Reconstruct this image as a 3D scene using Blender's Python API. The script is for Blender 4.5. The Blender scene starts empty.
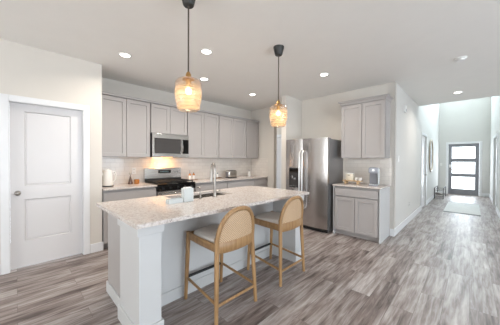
import bpy, bmesh, math, random
from mathutils import Vector, Matrix
random.seed(7)
PI = math.pi
S = bpy.context.scene
C = S.collection

# ------------------------------------------------------------ camera, world, light, exposure
YAW, PITCH, ROLL, F_PX, CAM_H = 0.772, 0.011, -0.004, 227.508, 1.352
cam_d = bpy.data.cameras.new('camera')
cam_d.sensor_width = 36.0
cam_d.lens = F_PX / 500 * 36.0
cam_d.clip_start = 0.05
cam = bpy.data.objects.new('camera', cam_d)
C.objects.link(cam)
r_ = Vector((math.cos(YAW), math.sin(YAW), 0)); f0 = Vector((-math.sin(YAW), math.cos(YAW), 0)); z_ = Vector((0, 0, 1))
fw = f0 * math.cos(PITCH) - z_ * math.sin(PITCH)
up = z_ * math.cos(PITCH) + f0 * math.sin(PITCH)
ri = r_ * math.cos(ROLL) - up * math.sin(ROLL)
up2 = up * math.cos(ROLL) + r_ * math.sin(ROLL)
m = Matrix((ri, up2, -fw)).transposed().to_4x4()
m.translation = (0, 0, CAM_H)
cam.matrix_world = m
S.camera = cam

w = bpy.data.worlds.new('sky'); S.world = w; w.use_nodes = True
w.node_tree.nodes['Background'].inputs[0].default_value = (0.86, 0.94, 1.0, 1)
w.node_tree.nodes['Background'].inputs[1].default_value = 4.0

def area(name, loc, dirv, sx, sy, power, col):
    d = bpy.data.lights.new(name, 'AREA'); d.shape = 'RECTANGLE'; d.size = sx; d.size_y = sy
    d.energy = power; d.color = col
    o = bpy.data.objects.new(name, d); C.objects.link(o); o.location = loc
    o.rotation_euler = Vector(dirv).to_track_quat('-Z', 'Y').to_euler()
    return o
DAY = (0.78, 0.89, 1.0)
area('daylight_back_window', (-0.8, -4.72, 1.35), (0, 1, 1.0), 4.6, 2.2, 92, (1, .97, .92))
area('daylight_right_window', (4.62, 1.3, 1.45), (-1, 0, .75), 5.4, 2.1, 215, DAY)
area('daylight_foyer_window', (-0.24, 12.6, 4.55), (0, -1, -0.55), 1.1, 1.1, 135, (0.72, 0.91, 1.0))
area('daylight_front_door', (-0.24, 12.5, 1.1), (0, -1, 0), 0.7, 1.7, 42, (0.82, 0.92, 1.0))
area('daylight_foyer_side_window', (0.78, 9.3, 4.2), (-1, 0, -0.3), 2.4, 1.4, 62, (0.72, 0.91, 1.0))

S.view_settings.view_transform = 'Standard'
S.view_settings.look = 'None'
S.view_settings.gamma = 1.0
S.view_settings.use_curve_mapping = False
S.view_settings.exposure = 0.05

# ------------------------------------------------------------ materials
def new_mat(name):
    mt = bpy.data.materials.new(name); mt.use_nodes = True
    nt = mt.node_tree
    return mt, nt, nt.nodes['Principled BSDF']
def srgb(c):
    return tuple((v / 255 / 12.92 if v / 255 <= .04045 else ((v / 255 + .055) / 1.055) ** 2.4) for v in c) + (1,)
def N(nt, t, **kw):
    n = nt.nodes.new(t)
    for k, v in kw.items(): setattr(n, k, v)
    return n
def plain(name, rgb, rough=.5, metal=0.0, var=0.04, scale=6.0, bump=0.0, bscale=60, coat=0.0, aniso=None, spec=None):
    mt, nt, b = new_mat(name)
    tc = N(nt, 'ShaderNodeTexCoord')
    no = N(nt, 'ShaderNodeTexNoise'); no.inputs['Scale'].default_value = scale; no.inputs['Detail'].default_value = 3
    nt.links.new(tc.outputs['Object'], no.inputs['Vector'])
    rp = N(nt, 'ShaderNodeValToRGB')
    c = srgb(rgb)
    rp.color_ramp.elements[0].position = .3; rp.color_ramp.elements[1].position = .7
    rp.color_ramp.elements[0].color = tuple(v * (1 - var) for v in c[:3]) + (1,)
    rp.color_ramp.elements[1].color = tuple(min(1, v * (1 + var)) for v in c[:3]) + (1,)
    nt.links.new(no.outputs['Fac'], rp.inputs['Fac']); nt.links.new(rp.outputs['Color'], b.inputs['Base Color'])
    b.inputs['Roughness'].default_value = rough; b.inputs['Metallic'].default_value = metal
    if coat: b.inputs['Coat Weight'].default_value = coat; b.inputs['Coat Roughness'].default_value = .08
    if spec is not None: b.inputs['Specular IOR Level'].default_value = spec
    if bump:
        n2 = N(nt, 'ShaderNodeTexNoise'); n2.inputs['Scale'].default_value = bscale
        nt.links.new(tc.outputs['Object'], n2.inputs['Vector'])
        bp = N(nt, 'ShaderNodeBump'); bp.inputs['Strength'].default_value = bump; bp.inputs['Distance'].default_value = .002
        nt.links.new(n2.outputs['Fac'], bp.inputs['Height']); nt.links.new(bp.outputs['Normal'], b.inputs['Normal'])
    return mt
def emit(name, rgb, st):
    mt, nt, b = new_mat(name)
    b.inputs['Base Color'].default_value = srgb(rgb)
    b.inputs['Emission Color'].default_value = srgb(rgb); b.inputs['Emission Strength'].default_value = st
    return mt

def brushed(name, rgb, rough=.25, axis='Z'):
    mt, nt, b = new_mat(name)
    tc = N(nt, 'ShaderNodeTexCoord'); mp = N(nt, 'ShaderNodeMapping')
    mp.inputs['Scale'].default_value = (220, 220, 2.0) if axis == 'Z' else (3, 3, 260)
    no = N(nt, 'ShaderNodeTexNoise'); no.inputs['Scale'].default_value = 1.0; no.inputs['Detail'].default_value = 2
    nt.links.new(tc.outputs['Object'], mp.inputs['Vector']); nt.links.new(mp.outputs['Vector'], no.inputs['Vector'])
    mr = N(nt, 'ShaderNodeMapRange'); mr.inputs['To Min'].default_value = rough - .02; mr.inputs['To Max'].default_value = rough + .03
    nt.links.new(no.outputs['Fac'], mr.inputs['Value']); nt.links.new(mr.outputs['Result'], b.inputs['Roughness'])
    b.inputs['Base Color'].default_value = srgb(rgb); b.inputs['Metallic'].default_value = 1
    bp = N(nt, 'ShaderNodeBump'); bp.inputs['Strength'].default_value = .02; bp.inputs['Distance'].default_value = .001
    nt.links.new(no.outputs['Fac'], bp.inputs['Height']); nt.links.new(bp.outputs['Normal'], b.inputs['Normal'])
    return mt

def mat_floor():
    mt, nt, b = new_mat('vinyl_plank_floor')
    tc = N(nt, 'ShaderNodeTexCoord'); mp = N(nt, 'ShaderNodeMapping'); mp.inputs['Rotation'].default_value = (0, 0, PI / 2)
    nt.links.new(tc.outputs['Object'], mp.inputs['Vector'])
    br = N(nt, 'ShaderNodeTexBrick'); br.offset = .37; br.offset_frequency = 2
    br.inputs['Scale'].default_value = 1; br.inputs['Brick Width'].default_value = 1.22; br.inputs['Row Height'].default_value = .178
    br.inputs['Mortar Size'].default_value = .0013; br.inputs['Mortar Smooth'].default_value = .3; br.inputs['Bias'].default_value = 0
    br.inputs['Color1'].default_value = (0, 0, 0, 1); br.inputs['Color2'].default_value = (1, 1, 1, 1); br.inputs['Mortar'].default_value = (.5, .5, .5, 1)
    nt.links.new(mp.outputs['Vector'], br.inputs['Vector'])
    # grain, shifted per plank
    sh = N(nt, 'ShaderNodeVectorMath', operation='MULTIPLY_ADD')
    sh.inputs[1].default_value = (9, 13, 5)
    nt.links.new(br.outputs['Color'], sh.inputs[0]); nt.links.new(mp.outputs['Vector'], sh.inputs[2])
    m2 = N(nt, 'ShaderNodeMapping'); m2.inputs['Scale'].default_value = (1.8, 22, 1)
    nt.links.new(sh.outputs[0], m2.inputs['Vector'])
    n1 = N(nt, 'ShaderNodeTexNoise'); n1.inputs['Scale'].default_value = 1.6; n1.inputs['Detail'].default_value = 7; n1.inputs['Roughness'].default_value = .62; n1.inputs['Distortion'].default_value = .6
    nt.links.new(m2.outputs['Vector'], n1.inputs['Vector'])
    m3 = N(nt, 'ShaderNodeMapping'); m3.inputs['Scale'].default_value = (.8, 4.5, 1)
    nt.links.new(sh.outputs[0], m3.inputs['Vector'])
    n2 = N(nt, 'ShaderNodeTexNoise'); n2.inputs['Scale'].default_value = 2.2; n2.inputs['Detail'].default_value = 3; n2.inputs['Distortion'].default_value = .7
    nt.links.new(m3.outputs['Vector'], n2.inputs['Vector'])
    mr = N(nt, 'ShaderNodeMath', operation='MULTIPLY_ADD'); mr.inputs[1].default_value = .17; nt.links.new(br.outputs['Color'], mr.inputs[0])
    a2 = N(nt, 'ShaderNodeMath', operation='MULTIPLY_ADD'); a2.inputs[1].default_value = 1.05; nt.links.new(n1.outputs['Fac'], a2.inputs[0]); nt.links.new(mr.outputs[0], a2.inputs[2])
    a3 = N(nt, 'ShaderNodeMath', operation='MULTIPLY_ADD'); a3.inputs[1].default_value = .85; nt.links.new(n2.outputs['Fac'], a3.inputs[0]); nt.links.new(a2.outputs[0], a3.inputs[2])
    mr.inputs[2].default_value = -.545
    rp = N(nt, 'ShaderNodeValToRGB')
    e = rp.color_ramp.elements; e[0].position = .18; e[0].color = srgb((78, 66, 62)); e[1].position = .90; e[1].color = srgb((196, 190, 188))
    q = rp.color_ramp.elements.new(.42); q.color = srgb((130, 117, 112))
    q = rp.color_ramp.elements.new(.60); q.color = srgb((160, 151, 147))
    nt.links.new(a3.outputs[0], rp.inputs['Fac'])
    mx = N(nt, 'ShaderNodeMixRGB', blend_type='MULTIPLY'); mx.inputs['Color2'].default_value = (.42, .38, .36, 1)
    nt.links.new(br.outputs['Fac'], mx.inputs['Fac']); nt.links.new(rp.outputs['Color'], mx.inputs['Color1'])
    nt.links.new(mx.outputs['Color'], b.inputs['Base Color'])
    b.inputs['Roughness'].default_value = .44
    bp = N(nt, 'ShaderNodeBump'); bp.inputs['Strength'].default_value = .35; bp.inputs['Distance'].default_value = .0015
    nt.links.new(n1.outputs['Fac'], bp.inputs['Height']); nt.links.new(bp.outputs['Normal'], b.inputs['Normal'])
    return mt

def mat_granite():
    mt, nt, b = new_mat('speckled_granite')
    tc = N(nt, 'ShaderNodeTexCoord')
    n1 = N(nt, 'ShaderNodeTexNoise'); n1.inputs['Scale'].default_value = 55; n1.inputs['Detail'].default_value = 6; n1.inputs['Roughness'].default_value = .7
    nt.links.new(tc.outputs['Object'], n1.inputs['Vector'])
    rp = N(nt, 'ShaderNodeValToRGB'); e = rp.color_ramp.elements
    e[0].position = .25; e[0].color = srgb((140, 128, 121)); e[1].position = .76; e[1].color = srgb((228, 222, 216))
    q = e.new(.42); q.color = srgb((192, 180, 172)); q = e.new(.55); q.color = srgb((216, 208, 203))
    nt.links.new(n1.outputs['Fac'], rp.inputs['Fac'])
    v = N(nt, 'ShaderNodeTexVoronoi'); v.inputs['Scale'].default_value = 45
    nt.links.new(tc.outputs['Object'], v.inputs['Vector'])
    n2 = N(nt, 'ShaderNodeTexNoise'); n2.inputs['Scale'].default_value = 9; n2.inputs['Detail'].default_value = 2
    nt.links.new(tc.outputs['Object'], n2.inputs['Vector'])
    th = N(nt, 'ShaderNodeMath', operation='LESS_THAN'); th.inputs[1].default_value = .17; nt.links.new(v.outputs['Distance'], th.inputs[0])
    t2 = N(nt, 'ShaderNodeMath', operation='GREATER_THAN'); t2.inputs[1].default_value = .55; nt.links.new(n2.outputs['Fac'], t2.inputs[0])
    mu = N(nt, 'ShaderNodeMath', operation='MULTIPLY'); nt.links.new(th.outputs[0], mu.inputs[0]); nt.links.new(t2.outputs[0], mu.inputs[1])
    mx = N(nt, 'ShaderNodeMixRGB'); mx.inputs['Color2'].default_value = srgb((112, 98, 94))
    nt.links.new(mu.outputs[0], mx.inputs['Fac']); nt.links.new(rp.outputs['Color'], mx.inputs['Color1'])
    nt.links.new(mx.outputs['Color'], b.inputs['Base Color']); b.inputs['Roughness'].default_value = .16
    return mt

def mat_tile(name, rotx, rotz):
    mt, nt, b = new_mat(name)
    tc = N(nt, 'ShaderNodeTexCoord'); mp = N(nt, 'ShaderNodeMapping')
    sx = N(nt, 'ShaderNodeSeparateXYZ'); cb = N(nt, 'ShaderNodeCombineXYZ'); nt.links.new(tc.outputs['Object'], sx.inputs[0])
    nt.links.new(sx.outputs[0 if rotz == 0 else 1], cb.inputs[0]); nt.links.new(sx.outputs[2], cb.inputs[1])
    br = N(nt, 'ShaderNodeTexBrick'); br.inputs['Scale'].default_value = 1; br.inputs['Brick Width'].default_value = .152; br.inputs['Row Height'].default_value = .076
    br.inputs['Mortar Size'].default_value = .0022; br.inputs['Mortar Smooth'].default_value = .6
    br.inputs['Color1'].default_value = srgb((224, 216, 208)); br.inputs['Color2'].default_value = srgb((232, 225, 217)); br.inputs['Mortar'].default_value = srgb((204, 196, 188))
    nt.links.new(cb.outputs[0], br.inputs['Vector']); nt.links.new(br.outputs['Color'], b.inputs['Base Color'])
    b.inputs['Roughness'].default_value = .12
    no = N(nt, 'ShaderNodeTexNoise'); no.inputs['Scale'].default_value = 14; nt.links.new(tc.outputs['Object'], no.inputs['Vector'])
    ad = N(nt, 'ShaderNodeMath', operation='MULTIPLY_ADD'); ad.inputs[1].default_value = -1.0; nt.links.new(br.outputs['Fac'], ad.inputs[0]); nt.links.new(no.outputs['Fac'], ad.inputs[2])
    bp = N(nt, 'ShaderNodeBump'); bp.inputs['Strength'].default_value = .5; bp.inputs['Distance'].default_value = .003
    nt.links.new(ad.outputs[0], bp.inputs['Height']); nt.links.new(bp.outputs['Normal'], b.inputs['Normal'])
    return mt

def mat_wood(name, c0, c1, rough=.4):
    mt, nt, b = new_mat(name)
    tc = N(nt, 'ShaderNodeTexCoord'); mp = N(nt, 'ShaderNodeMapping'); mp.inputs['Scale'].default_value = (30, 30, 3)
    no = N(nt, 'ShaderNodeTexNoise'); no.inputs['Scale'].default_value = 1.5; no.inputs['Detail'].default_value = 5; no.inputs['Distortion'].default_value = .8
    nt.links.new(tc.outputs['Object'], mp.inputs['Vector']); nt.links.new(mp.outputs['Vector'], no.inputs['Vector'])
    rp = N(nt, 'ShaderNodeValToRGB'); e = rp.color_ramp.elements
    e[0].position = .3; e[0].color = srgb(c0); e[1].position = .7; e[1].color = srgb(c1)
    nt.links.new(no.outputs['Fac'], rp.inputs['Fac']); nt.links.new(rp.outputs['Color'], b.inputs['Base Color']); b.inputs['Roughness'].default_value = rough
    return mt

def mat_cane():
    mt, nt, b = new_mat('woven_cane')
    tc = N(nt, 'ShaderNodeTexCoord'); sx = N(nt, 'ShaderNodeSeparateXYZ'); nt.links.new(tc.outputs['Object'], sx.inputs[0])
    def band(op):
        a = N(nt, 'ShaderNodeMath', operation=op); nt.links.new(sx.outputs[0], a.inputs[0]); nt.links.new(sx.outputs[2], a.inputs[1])
        s = N(nt, 'ShaderNodeMath', operation='MULTIPLY'); s.inputs[1].default_value = 2 * PI / .019; nt.links.new(a.outputs[0], s.inputs[0])
        q = N(nt, 'ShaderNodeMath', operation='SINE'); nt.links.new(s.outputs[0], q.inputs[0])
        return q
    p, q = band('ADD'), band('SUBTRACT')
    mx = N(nt, 'ShaderNodeMath', operation='MAXIMUM'); nt.links.new(p.outputs[0], mx.inputs[0]); nt.links.new(q.outputs[0], mx.inputs[1])
    rp = N(nt, 'ShaderNodeValToRGB'); e = rp.color_ramp.elements
    e[0].position = .1; e[0].color = srgb((168, 132, 98)); e[1].position = .75; e[1].color = srgb((212, 184, 152))
    nt.links.new(mx.outputs[0], rp.inputs['Fac']); nt.links.new(rp.outputs['Color'], b.inputs['Base Color']); b.inputs['Roughness'].default_value = .6
    al = N(nt, 'ShaderNodeMapRange'); al.inputs['From Min'].default_value = -.6; al.inputs['From Max'].default_value = -.2; al.inputs['To Min'].default_value = .15; al.inputs['To Max'].default_value = 1
    nt.links.new(mx.outputs[0], al.inputs['Value']); nt.links.new(al.outputs['Result'], b.inputs['Alpha'])
    return mt

def mat_pane():
    mt, nt, b = new_mat('window_glass')
    nt.nodes.remove(b); out = nt.nodes['Material Output']
    t = N(nt, 'ShaderNodeBsdfTransparent'); g = N(nt, 'ShaderNodeBsdfGlossy'); g.inputs['Roughness'].default_value = .02
    m_ = N(nt, 'ShaderNodeMixShader'); m_.inputs[0].default_value = .05
    nt.links.new(t.outputs[0], m_.inputs[1]); nt.links.new(g.outputs[0], m_.inputs[2]); nt.links.new(m_.outputs[0], out.inputs[0])
    return mt

def mat_shade():
    mt, nt, b = new_mat('glow_tinted_ribbed_glass')
    nt.nodes.remove(b); out = nt.nodes['Material Output']
    tc = N(nt, 'ShaderNodeTexCoord'); mp = N(nt, 'ShaderNodeMapping'); mp.inputs['Scale'].default_value = (5, 5, 42)
    no = N(nt, 'ShaderNodeTexNoise'); no.inputs['Scale'].default_value = 1.4; no.inputs['Detail'].default_value = 2
    nt.links.new(tc.outputs['Object'], mp.inputs['Vector']); nt.links.new(mp.outputs['Vector'], no.inputs['Vector'])
    bp = N(nt, 'ShaderNodeBump'); bp.inputs['Strength'].default_value = .8; bp.inputs['Distance'].default_value = .004; nt.links.new(no.outputs['Fac'], bp.inputs['Height'])
    t = N(nt, 'ShaderNodeBsdfTransparent'); t.inputs[0].default_value = (.98, .95, .90, 1)
    tr = N(nt, 'ShaderNodeBsdfTranslucent'); tr.inputs[0].default_value = (.92, .74, .52, 1)  # clear glass; amber tint puts the bulb's warm glow into the colour
    g = N(nt, 'ShaderNodeBsdfGlossy'); g.inputs['Roughness'].default_value = .08; g.inputs[0].default_value = (.9, .85, .9, 1)
    for n_ in (tr, g): nt.links.new(bp.outputs['Normal'], n_.inputs['Normal'])
    m1 = N(nt, 'ShaderNodeMixShader'); mr = N(nt, 'ShaderNodeMapRange'); mr.inputs['To Min'].default_value = .05; mr.inputs['To Max'].default_value = .6
    nt.links.new(no.outputs['Fac'], mr.inputs['Value'])
    sz = N(nt, 'ShaderNodeSeparateXYZ'); nt.links.new(tc.outputs['Object'], sz.inputs[0])
    zr = N(nt, 'ShaderNodeMapRange'); zr.inputs['From Min'].default_value = -.765; zr.inputs['From Max'].default_value = -.80; zr.inputs['To Min'].default_value = .15; zr.inputs['To Max'].default_value = 1
    nt.links.new(sz.outputs[2], zr.inputs['Value']); zm = N(nt, 'ShaderNodeMath', operation='MULTIPLY'); nt.links.new(zr.outputs['Result'], zm.inputs[0]); nt.links.new(mr.outputs['Result'], zm.inputs[1]); nt.links.new(zm.outputs[0], m1.inputs[0])
    nt.links.new(t.outputs[0], m1.inputs[1]); nt.links.new(tr.outputs[0], m1.inputs[2])
    lw = N(nt, 'ShaderNodeLayerWeight'); lw.inputs[0].default_value = .35
    m2 = N(nt, 'ShaderNodeMixShader'); mm = N(nt, 'ShaderNodeMath', operation='MULTIPLY'); mm.inputs[1].default_value = .5
    nt.links.new(lw.outputs['Facing'], mm.inputs[0]); nt.links.new(mm.outputs[0], m2.inputs[0])
    nt.links.new(m1.outputs[0], m2.inputs[1]); nt.links.new(g.outputs[0], m2.inputs[2]); nt.links.new(m2.outputs[0], out.inputs[0])
    return mt

def glassy(name, rgb, rough=.05, trans=.8):
    mt, nt, b = new_mat(name)
    b.inputs['Base Color'].default_value = srgb(rgb); b.inputs['Roughness'].default_value = rough
    b.inputs['Transmission Weight'].default_value = trans; b.inputs['IOR'].default_value = 1.45
    return mt

M = dict(
    wall=plain('wall_paint', (216, 210, 202), .85, var=.008, bump=.1, bscale=180),
    ceil=plain('ceiling_paint', (240, 238, 234), .9, var=.008, bump=.1, bscale=140),
    foyer=plain('foyer_wall_paint', (214, 212, 208), .85, var=.008),
    trim=plain('white_trim_paint', (228, 228, 229), .35, var=.006),
    door=plain('white_door_paint', (220, 217, 217), .4, var=.006),
    floor=mat_floor(), granite=mat_granite(),
    tile_x=mat_tile('subway_tile_long_wall', 0, 1), tile_y=mat_tile('subway_tile_short_wall', 0, 0),
    cab=plain('grey_cabinet_paint', (172, 167, 165), .4, var=.01),
    cab_gap=plain('cabinet_carcass', (150, 147, 146), .6, var=.01),
    white=plain('white_island_paint', (202, 202, 202), .4, var=.008),
    steel=brushed('brushed_stainless', (192, 189, 188), .22), steel_h=brushed('brushed_stainless_horizontal', (205, 202, 198), .26, 'X'),
    side=plain('grey_appliance_side', (140, 138, 138), .3, metal=.5, var=.02),
    chrome=plain('polished_chrome', (205, 205, 205), .12, metal=1, var=.01),
    handle=plain('satin_steel_handle', (226, 224, 222), .3, metal=.8, var=.01),
    nickel=plain('satin_nickel', (158, 152, 146), .3, metal=1, var=.01),
    smoked=plain('smoked_glass', (72, 70, 70), .08, var=.02, coat=.5), blackglass=plain('black_glass', (14, 14, 15), .06, var=.0), black=plain('matte_black', (30, 31, 32), .45, var=.03),
    canopy=plain('charcoal_canopy', (52, 52, 50), .5, var=.05), iron=plain('cast_iron', (25, 25, 26), .6, var=.05),
    rod=plain('bronze_rod', (98, 88, 80), .4, metal=.6, var=.03), gold=plain('brass', (190, 150, 96), .28, metal=1, var=.03),
    oak=mat_wood('light_oak', (140, 106, 69), (171, 135, 94)), walnut=mat_wood('walnut', (98, 66, 44), (130, 92, 62)),
    pine=mat_wood('pale_pine', (196, 160, 118), (218, 188, 148)),
    cane=mat_cane(), cushion=plain('linen_fabric', (214, 207, 200), .9, var=.05, scale=60, bump=.5, bscale=400),
    pane=mat_pane(), shade=mat_shade(), bulb=emit('warm_bulb', (255, 226, 190), 5.0), lens=emit('downlight_lens', (255, 250, 242), 9.0),
    warm=emit('warm_task_lamp', (255, 180, 100), 6.0), screen=emit('oven_display', (90, 120, 130), .5),
    porcelain=plain('white_ceramic', (236, 233, 228), .25, var=.01), cream=plain('cream_enamel', (224, 214, 196), .4, var=.02),
    amber=plain('amber_glass', (176, 112, 48), .1, var=.1, coat=.6), brown=plain('brown_glass', (92, 64, 50), .15, var=.06, coat=.6),
    clear=glassy('clear_glass', (235, 240, 240), .04, .85), plastic=plain('white_plastic', (232, 231, 228), .4, var=.01),
    grey=plain('silver_grey_plastic', (158, 160, 168), .3, var=.02), dgrey=plain('dark_grey_plastic', (118, 118, 124), .35, var=.02),
    doorgrey=plain('charcoal_door_paint', (134, 134, 139), .45, var=.02), rug=plain('pale_woven_rug', (224, 224, 222), .95, var=.08, scale=25, bump=.6, bscale=120),
    rugedge=plain('grey_rug_binding', (140, 142, 144), .9, var=.03), rattan=mat_wood('driftwood_rattan', (168, 150, 126), (196, 180, 158)),
    mirror=plain('mirror_glass', (235, 238, 240), .02, metal=1, var=0), paleglass=plain('frosted_grey_acrylic', (205, 210, 210), .2, var=.02),
    shoe=plain('pale_canvas', (216, 210, 204), .8, var=.03), shoedark=plain('taupe_canvas', (120, 112, 108), .8, var=.03),
    backing=plain('dark_recess', (60, 58, 58), .7, var=.02),
)

# ------------------------------------------------------------ mesh helpers
def bx(bm, x0, x1, y0, y1, z0, z1, bev=0.0, seg=2):
    r = bmesh.ops.create_cube(bm, size=1)
    vs = r['verts']
    bmesh.ops.scale(bm, vec=(x1 - x0, y1 - y0, z1 - z0), verts=vs)
    bmesh.ops.translate(bm, vec=((x0 + x1) / 2, (y0 + y1) / 2, (z0 + z1) / 2), verts=vs)
    if bev:
        es = list({e for v in vs for e in v.link_edges})
        bmesh.ops.bevel(bm, geom=es, offset=bev, segments=seg, profile=.5, affect='EDGES')
    return bm
def box(*a, **k): return bx(bmesh.new(), *a, **k)
def cone(bm, p0, p1, r0, r1, seg=20, caps=True):
    p0, p1 = Vector(p0), Vector(p1); d = p1 - p0
    r = bmesh.ops.create_cone(bm, cap_ends=caps, segments=seg, radius1=r0, radius2=r1, depth=d.length)
    q = d.to_track_quat('Z', 'Y').to_matrix().to_4x4(); q.translation = (p0 + p1) / 2
    bmesh.ops.transform(bm, matrix=q, verts=r['verts'])
    return bm
def lathe(bm, prof, seg=32, c=(0, 0), closed=False):
    rings = []
    for r, z in prof:
        if r < 1e-5: rings.append([bm.verts.new((c[0], c[1], z))])
        else: rings.append([bm.verts.new((c[0] + r * math.cos(2 * PI * k / seg), c[1] + r * math.sin(2 * PI * k / seg), z)) for k in range(seg)])
    pr = list(zip(rings, rings[1:])) + ([(rings[-1], rings[0])] if closed else [])
    for a, b in pr:
        for k in range(seg):
            k2 = (k + 1) % seg
            if len(a) == 1 and len(b) == 1: continue
            if len(a) == 1: bm.faces.new((a[0], b[k], b[k2]))
            elif len(b) == 1: bm.faces.new((a[k], a[k2], b[0]))
            else: bm.faces.new((a[k], a[k2], b[k2], b[k]))
    return bm
def tube(bm, pts, ra, rb=None, seg=12, up=(0, 0, 1), radii=None):
    pts = [Vector(p) for p in pts]; rb = rb or ra; rings = []
    for i, p in enumerate(pts):
        t = (pts[min(i + 1, len(pts) - 1)] - pts[max(i - 1, 0)]).normalized()
        u = Vector(up); s = t.cross(u)
        if s.length < 1e-3: s = t.cross(Vector((0, 1, 0)))
        s.normalize(); n = s.cross(t).normalized()
        k = radii[i] if radii else 1
        rings.append([bm.verts.new(p + s * ra * k * math.cos(2 * PI * j / seg) + n * rb * k * math.sin(2 * PI * j / seg)) for j in range(seg)])
    for a, b in zip(rings, rings[1:]):
        for j in range(seg): bm.faces.new((a[j], a[(j + 1) % seg], b[(j + 1) % seg], b[j]))
    bm.faces.new(rings[0][::-1]); bm.faces.new(rings[-1])
    return bm
def shaker(bm, x0, x1, z0, z1, yf, t=.019, st=.057, rec=.013):
    """framed door in the local XZ plane, front at y=yf facing -y"""
    v = [bm.verts.new(p) for p in ((x0, yf, z0), (x1, yf, z0), (x1, yf, z1), (x0, yf, z1))]
    f = bm.faces.new(v)
    ins = [bm.verts.new(p) for p in ((x0 + st, yf, z0 + st), (x1 - st, yf, z0 + st), (x1 - st, yf, z1 - st), (x0 + st, yf, z1 - st))]
    inr = [bm.verts.new((p[0], yf + rec, p[1])) for p in ((x0 + st + .0015, z0 + st + .0015), (x1 - st - .005, z0 + st + .0015), (x1 - st - .005, z1 - st - .005), (x0 + st + .0015, z1 - st - .005))]
    bk = [bm.verts.new((q.co.x, yf + t, q.co.z)) for q in v]
    bm.faces.remove(f)
    for i in range(4):
        j = (i + 1) % 4
        bm.faces.new((v[i], v[j], ins[j], ins[i])); bm.faces.new((ins[i], ins[j], inr[j], inr[i])); bm.faces.new((v[j], v[i], bk[i], bk[j]))
    bm.faces.new(inr); bm.faces.new(bk[::-1])
    return bm
def link(name, bm, mat, parent=None, smooth=False, loc=None):
    bmesh.ops.recalc_face_normals(bm, faces=bm.faces)
    me = bpy.data.meshes.new(name); bm.to_mesh(me); bm.free()
    if smooth:
        for p in me.polygons: p.use_smooth = True
        if smooth != 'all':
            me.set_sharp_from_angle(angle=math.radians(40))
    me.materials.append(mat)
    o = bpy.data.objects.new(name, me); C.objects.link(o)
    if parent: o.parent = parent
    if loc: o.location = loc
    return o
def thing(name, label, cat, loc=(0, 0, 0), rz=0, group=None):
    o = bpy.data.objects.new(name, None); o.empty_display_size = .1; C.objects.link(o)
    o.location = loc; o.rotation_euler = (0, 0, rz); o['label'] = label; o['category'] = cat
    if group: o['group'] = group
    return o
def tag(o, label, cat, group=None):
    o['label'] = label; o['category'] = cat
    if group: o['group'] = group
    return o
def struct(name, bm, mat, parent=None):
    o = link(name, bm, mat, parent)
    if not parent: o['kind'] = 'structure'
    return o
def dup(root, loc, rz=None, label=None, group=None):
    r = root.copy(); C.objects.link(r); r.location = loc
    if rz is not None: r.rotation_euler = (0, 0, rz)
    if label: r['label'] = label
    if group: r['group'] = group
    for ch in list(root.children):
        c = ch.copy(); C.objects.link(c); c.parent = r
        for g in ch.children:
            d = g.copy(); C.objects.link(d); d.parent = c
    return r

# ------------------------------------------------------------ key planes
HC = 2.746          # kitchen ceiling
XP, YP = -3.92, .885  # pantry wall face and its end
XR = -4.52          # long kitchen wall
YB = 4.68           # back wall
XH = -.98           # hall left wall
YCE = 7.21          # where the flat ceiling stops and the tall foyer begins
YD = 12.29          # front door wall
XHR = .50           # hall right wall
HF = 5.4            # foyer ceiling
XE, YS = 4.5, -4.6  # great room far sides

struct('floor', box(-5.3, XE + .12, YS - .12, YD + .2, -.05, 0), M['floor'])
bm = bmesh.new(); bx(bm, -5.3, XE + .12, YS - .12, YCE, HC, HC + .12)
struct('ceiling', bm, M['ceil'])
struct('ceiling_foyer', box(XH - .12, XHR + .12, YCE - .14, YD + .12, HF, HF + .1), M['ceil'])
# pantry wall with its door opening
DY0, DY1, DH = -.06, .66, 2.04
bm = bmesh.new()
bx(bm, XP - .1, XP, YS, DY0, 0, HC); bx(bm, XP - .1, XP, DY1, YP, 0, HC); bx(bm, XP - .1, XP, DY0, DY1, DH, HC)
bx(bm, XR, XP - .1, YP - .12, YP, 0, HC)
struct('wall_pantry', bm, M['wall'])
struct('wall_kitchen', box(XR - .12, XR, YP - .12, YB, 0, HC), M['wall'])
# back wall: passage opening, then the fridge wall up to the hall corner
OX0, OX1 = -3.69, -2.985
bm = bmesh.new()
bx(bm, XR - .12, OX0, YB, YB + .12, 0, HC); bx(bm, OX0, OX1, YB, YB + .12, 2.33, HC); bx(bm, OX1, XH, YB, YB + .12, 0, HC)
bx(bm, OX1, -2.865, 4.05, YB, 0, HC)
struct('wall_back', bm, M['wall'])
# passage room behind the opening
bm = bmesh.new(); bx(bm, -5.3, -2.7, 5.6, 5.7, 0, HC); bx(bm, -5.3, -5.2, YB + .12, 5.6, 0, HC); bx(bm, -2.8, -2.7, YB + .12, 5.6, 0, HC)
struct('wall_passage', bm, M['wall'])
# hall left wall with a door opening in its foyer stretch
HD0, HD1 = 7.75, 8.6
bm = bmesh.new()
bx(bm, XH - .12, XH, YB, HD0, 0, HC); bx(bm, XH - .12, XH, HD0, HD1, 2.06, HC); bx(bm, XH - .12, XH, HD1, YD, 0, HC); bx(bm, XH - .12, XH, YCE - .02, YD, HC, HF)
struct('wall_hall_left', bm, M['foyer'])
bm = bmesh.new()
bx(bm, XHR, XHR + .12, YCE, 8.1, 0, HF); bx(bm, XHR, XHR + .12, 10.5, YD, 0, HF); bx(bm, XHR, XHR + .12, 8.1, 9.05, 0, 3.5); bx(bm, XHR, XHR + .12, 10.35, 10.5, 0, 3.5); bx(bm, XHR, XHR + .12, 9.05, 10.35, 2.04, 3.5); bx(bm, XHR, XHR + .12, 8.1, 10.5, 4.9, HF)
struct('wall_hall_right', bm, M['foyer'])
struct('wall_foyer_header', box(XH, XHR, YCE - .12, YCE, HC + .12, HF), M['foyer'])
FX0, FX1, FH = -.68, .215, 2.03
bm = bmesh.new()
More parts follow.
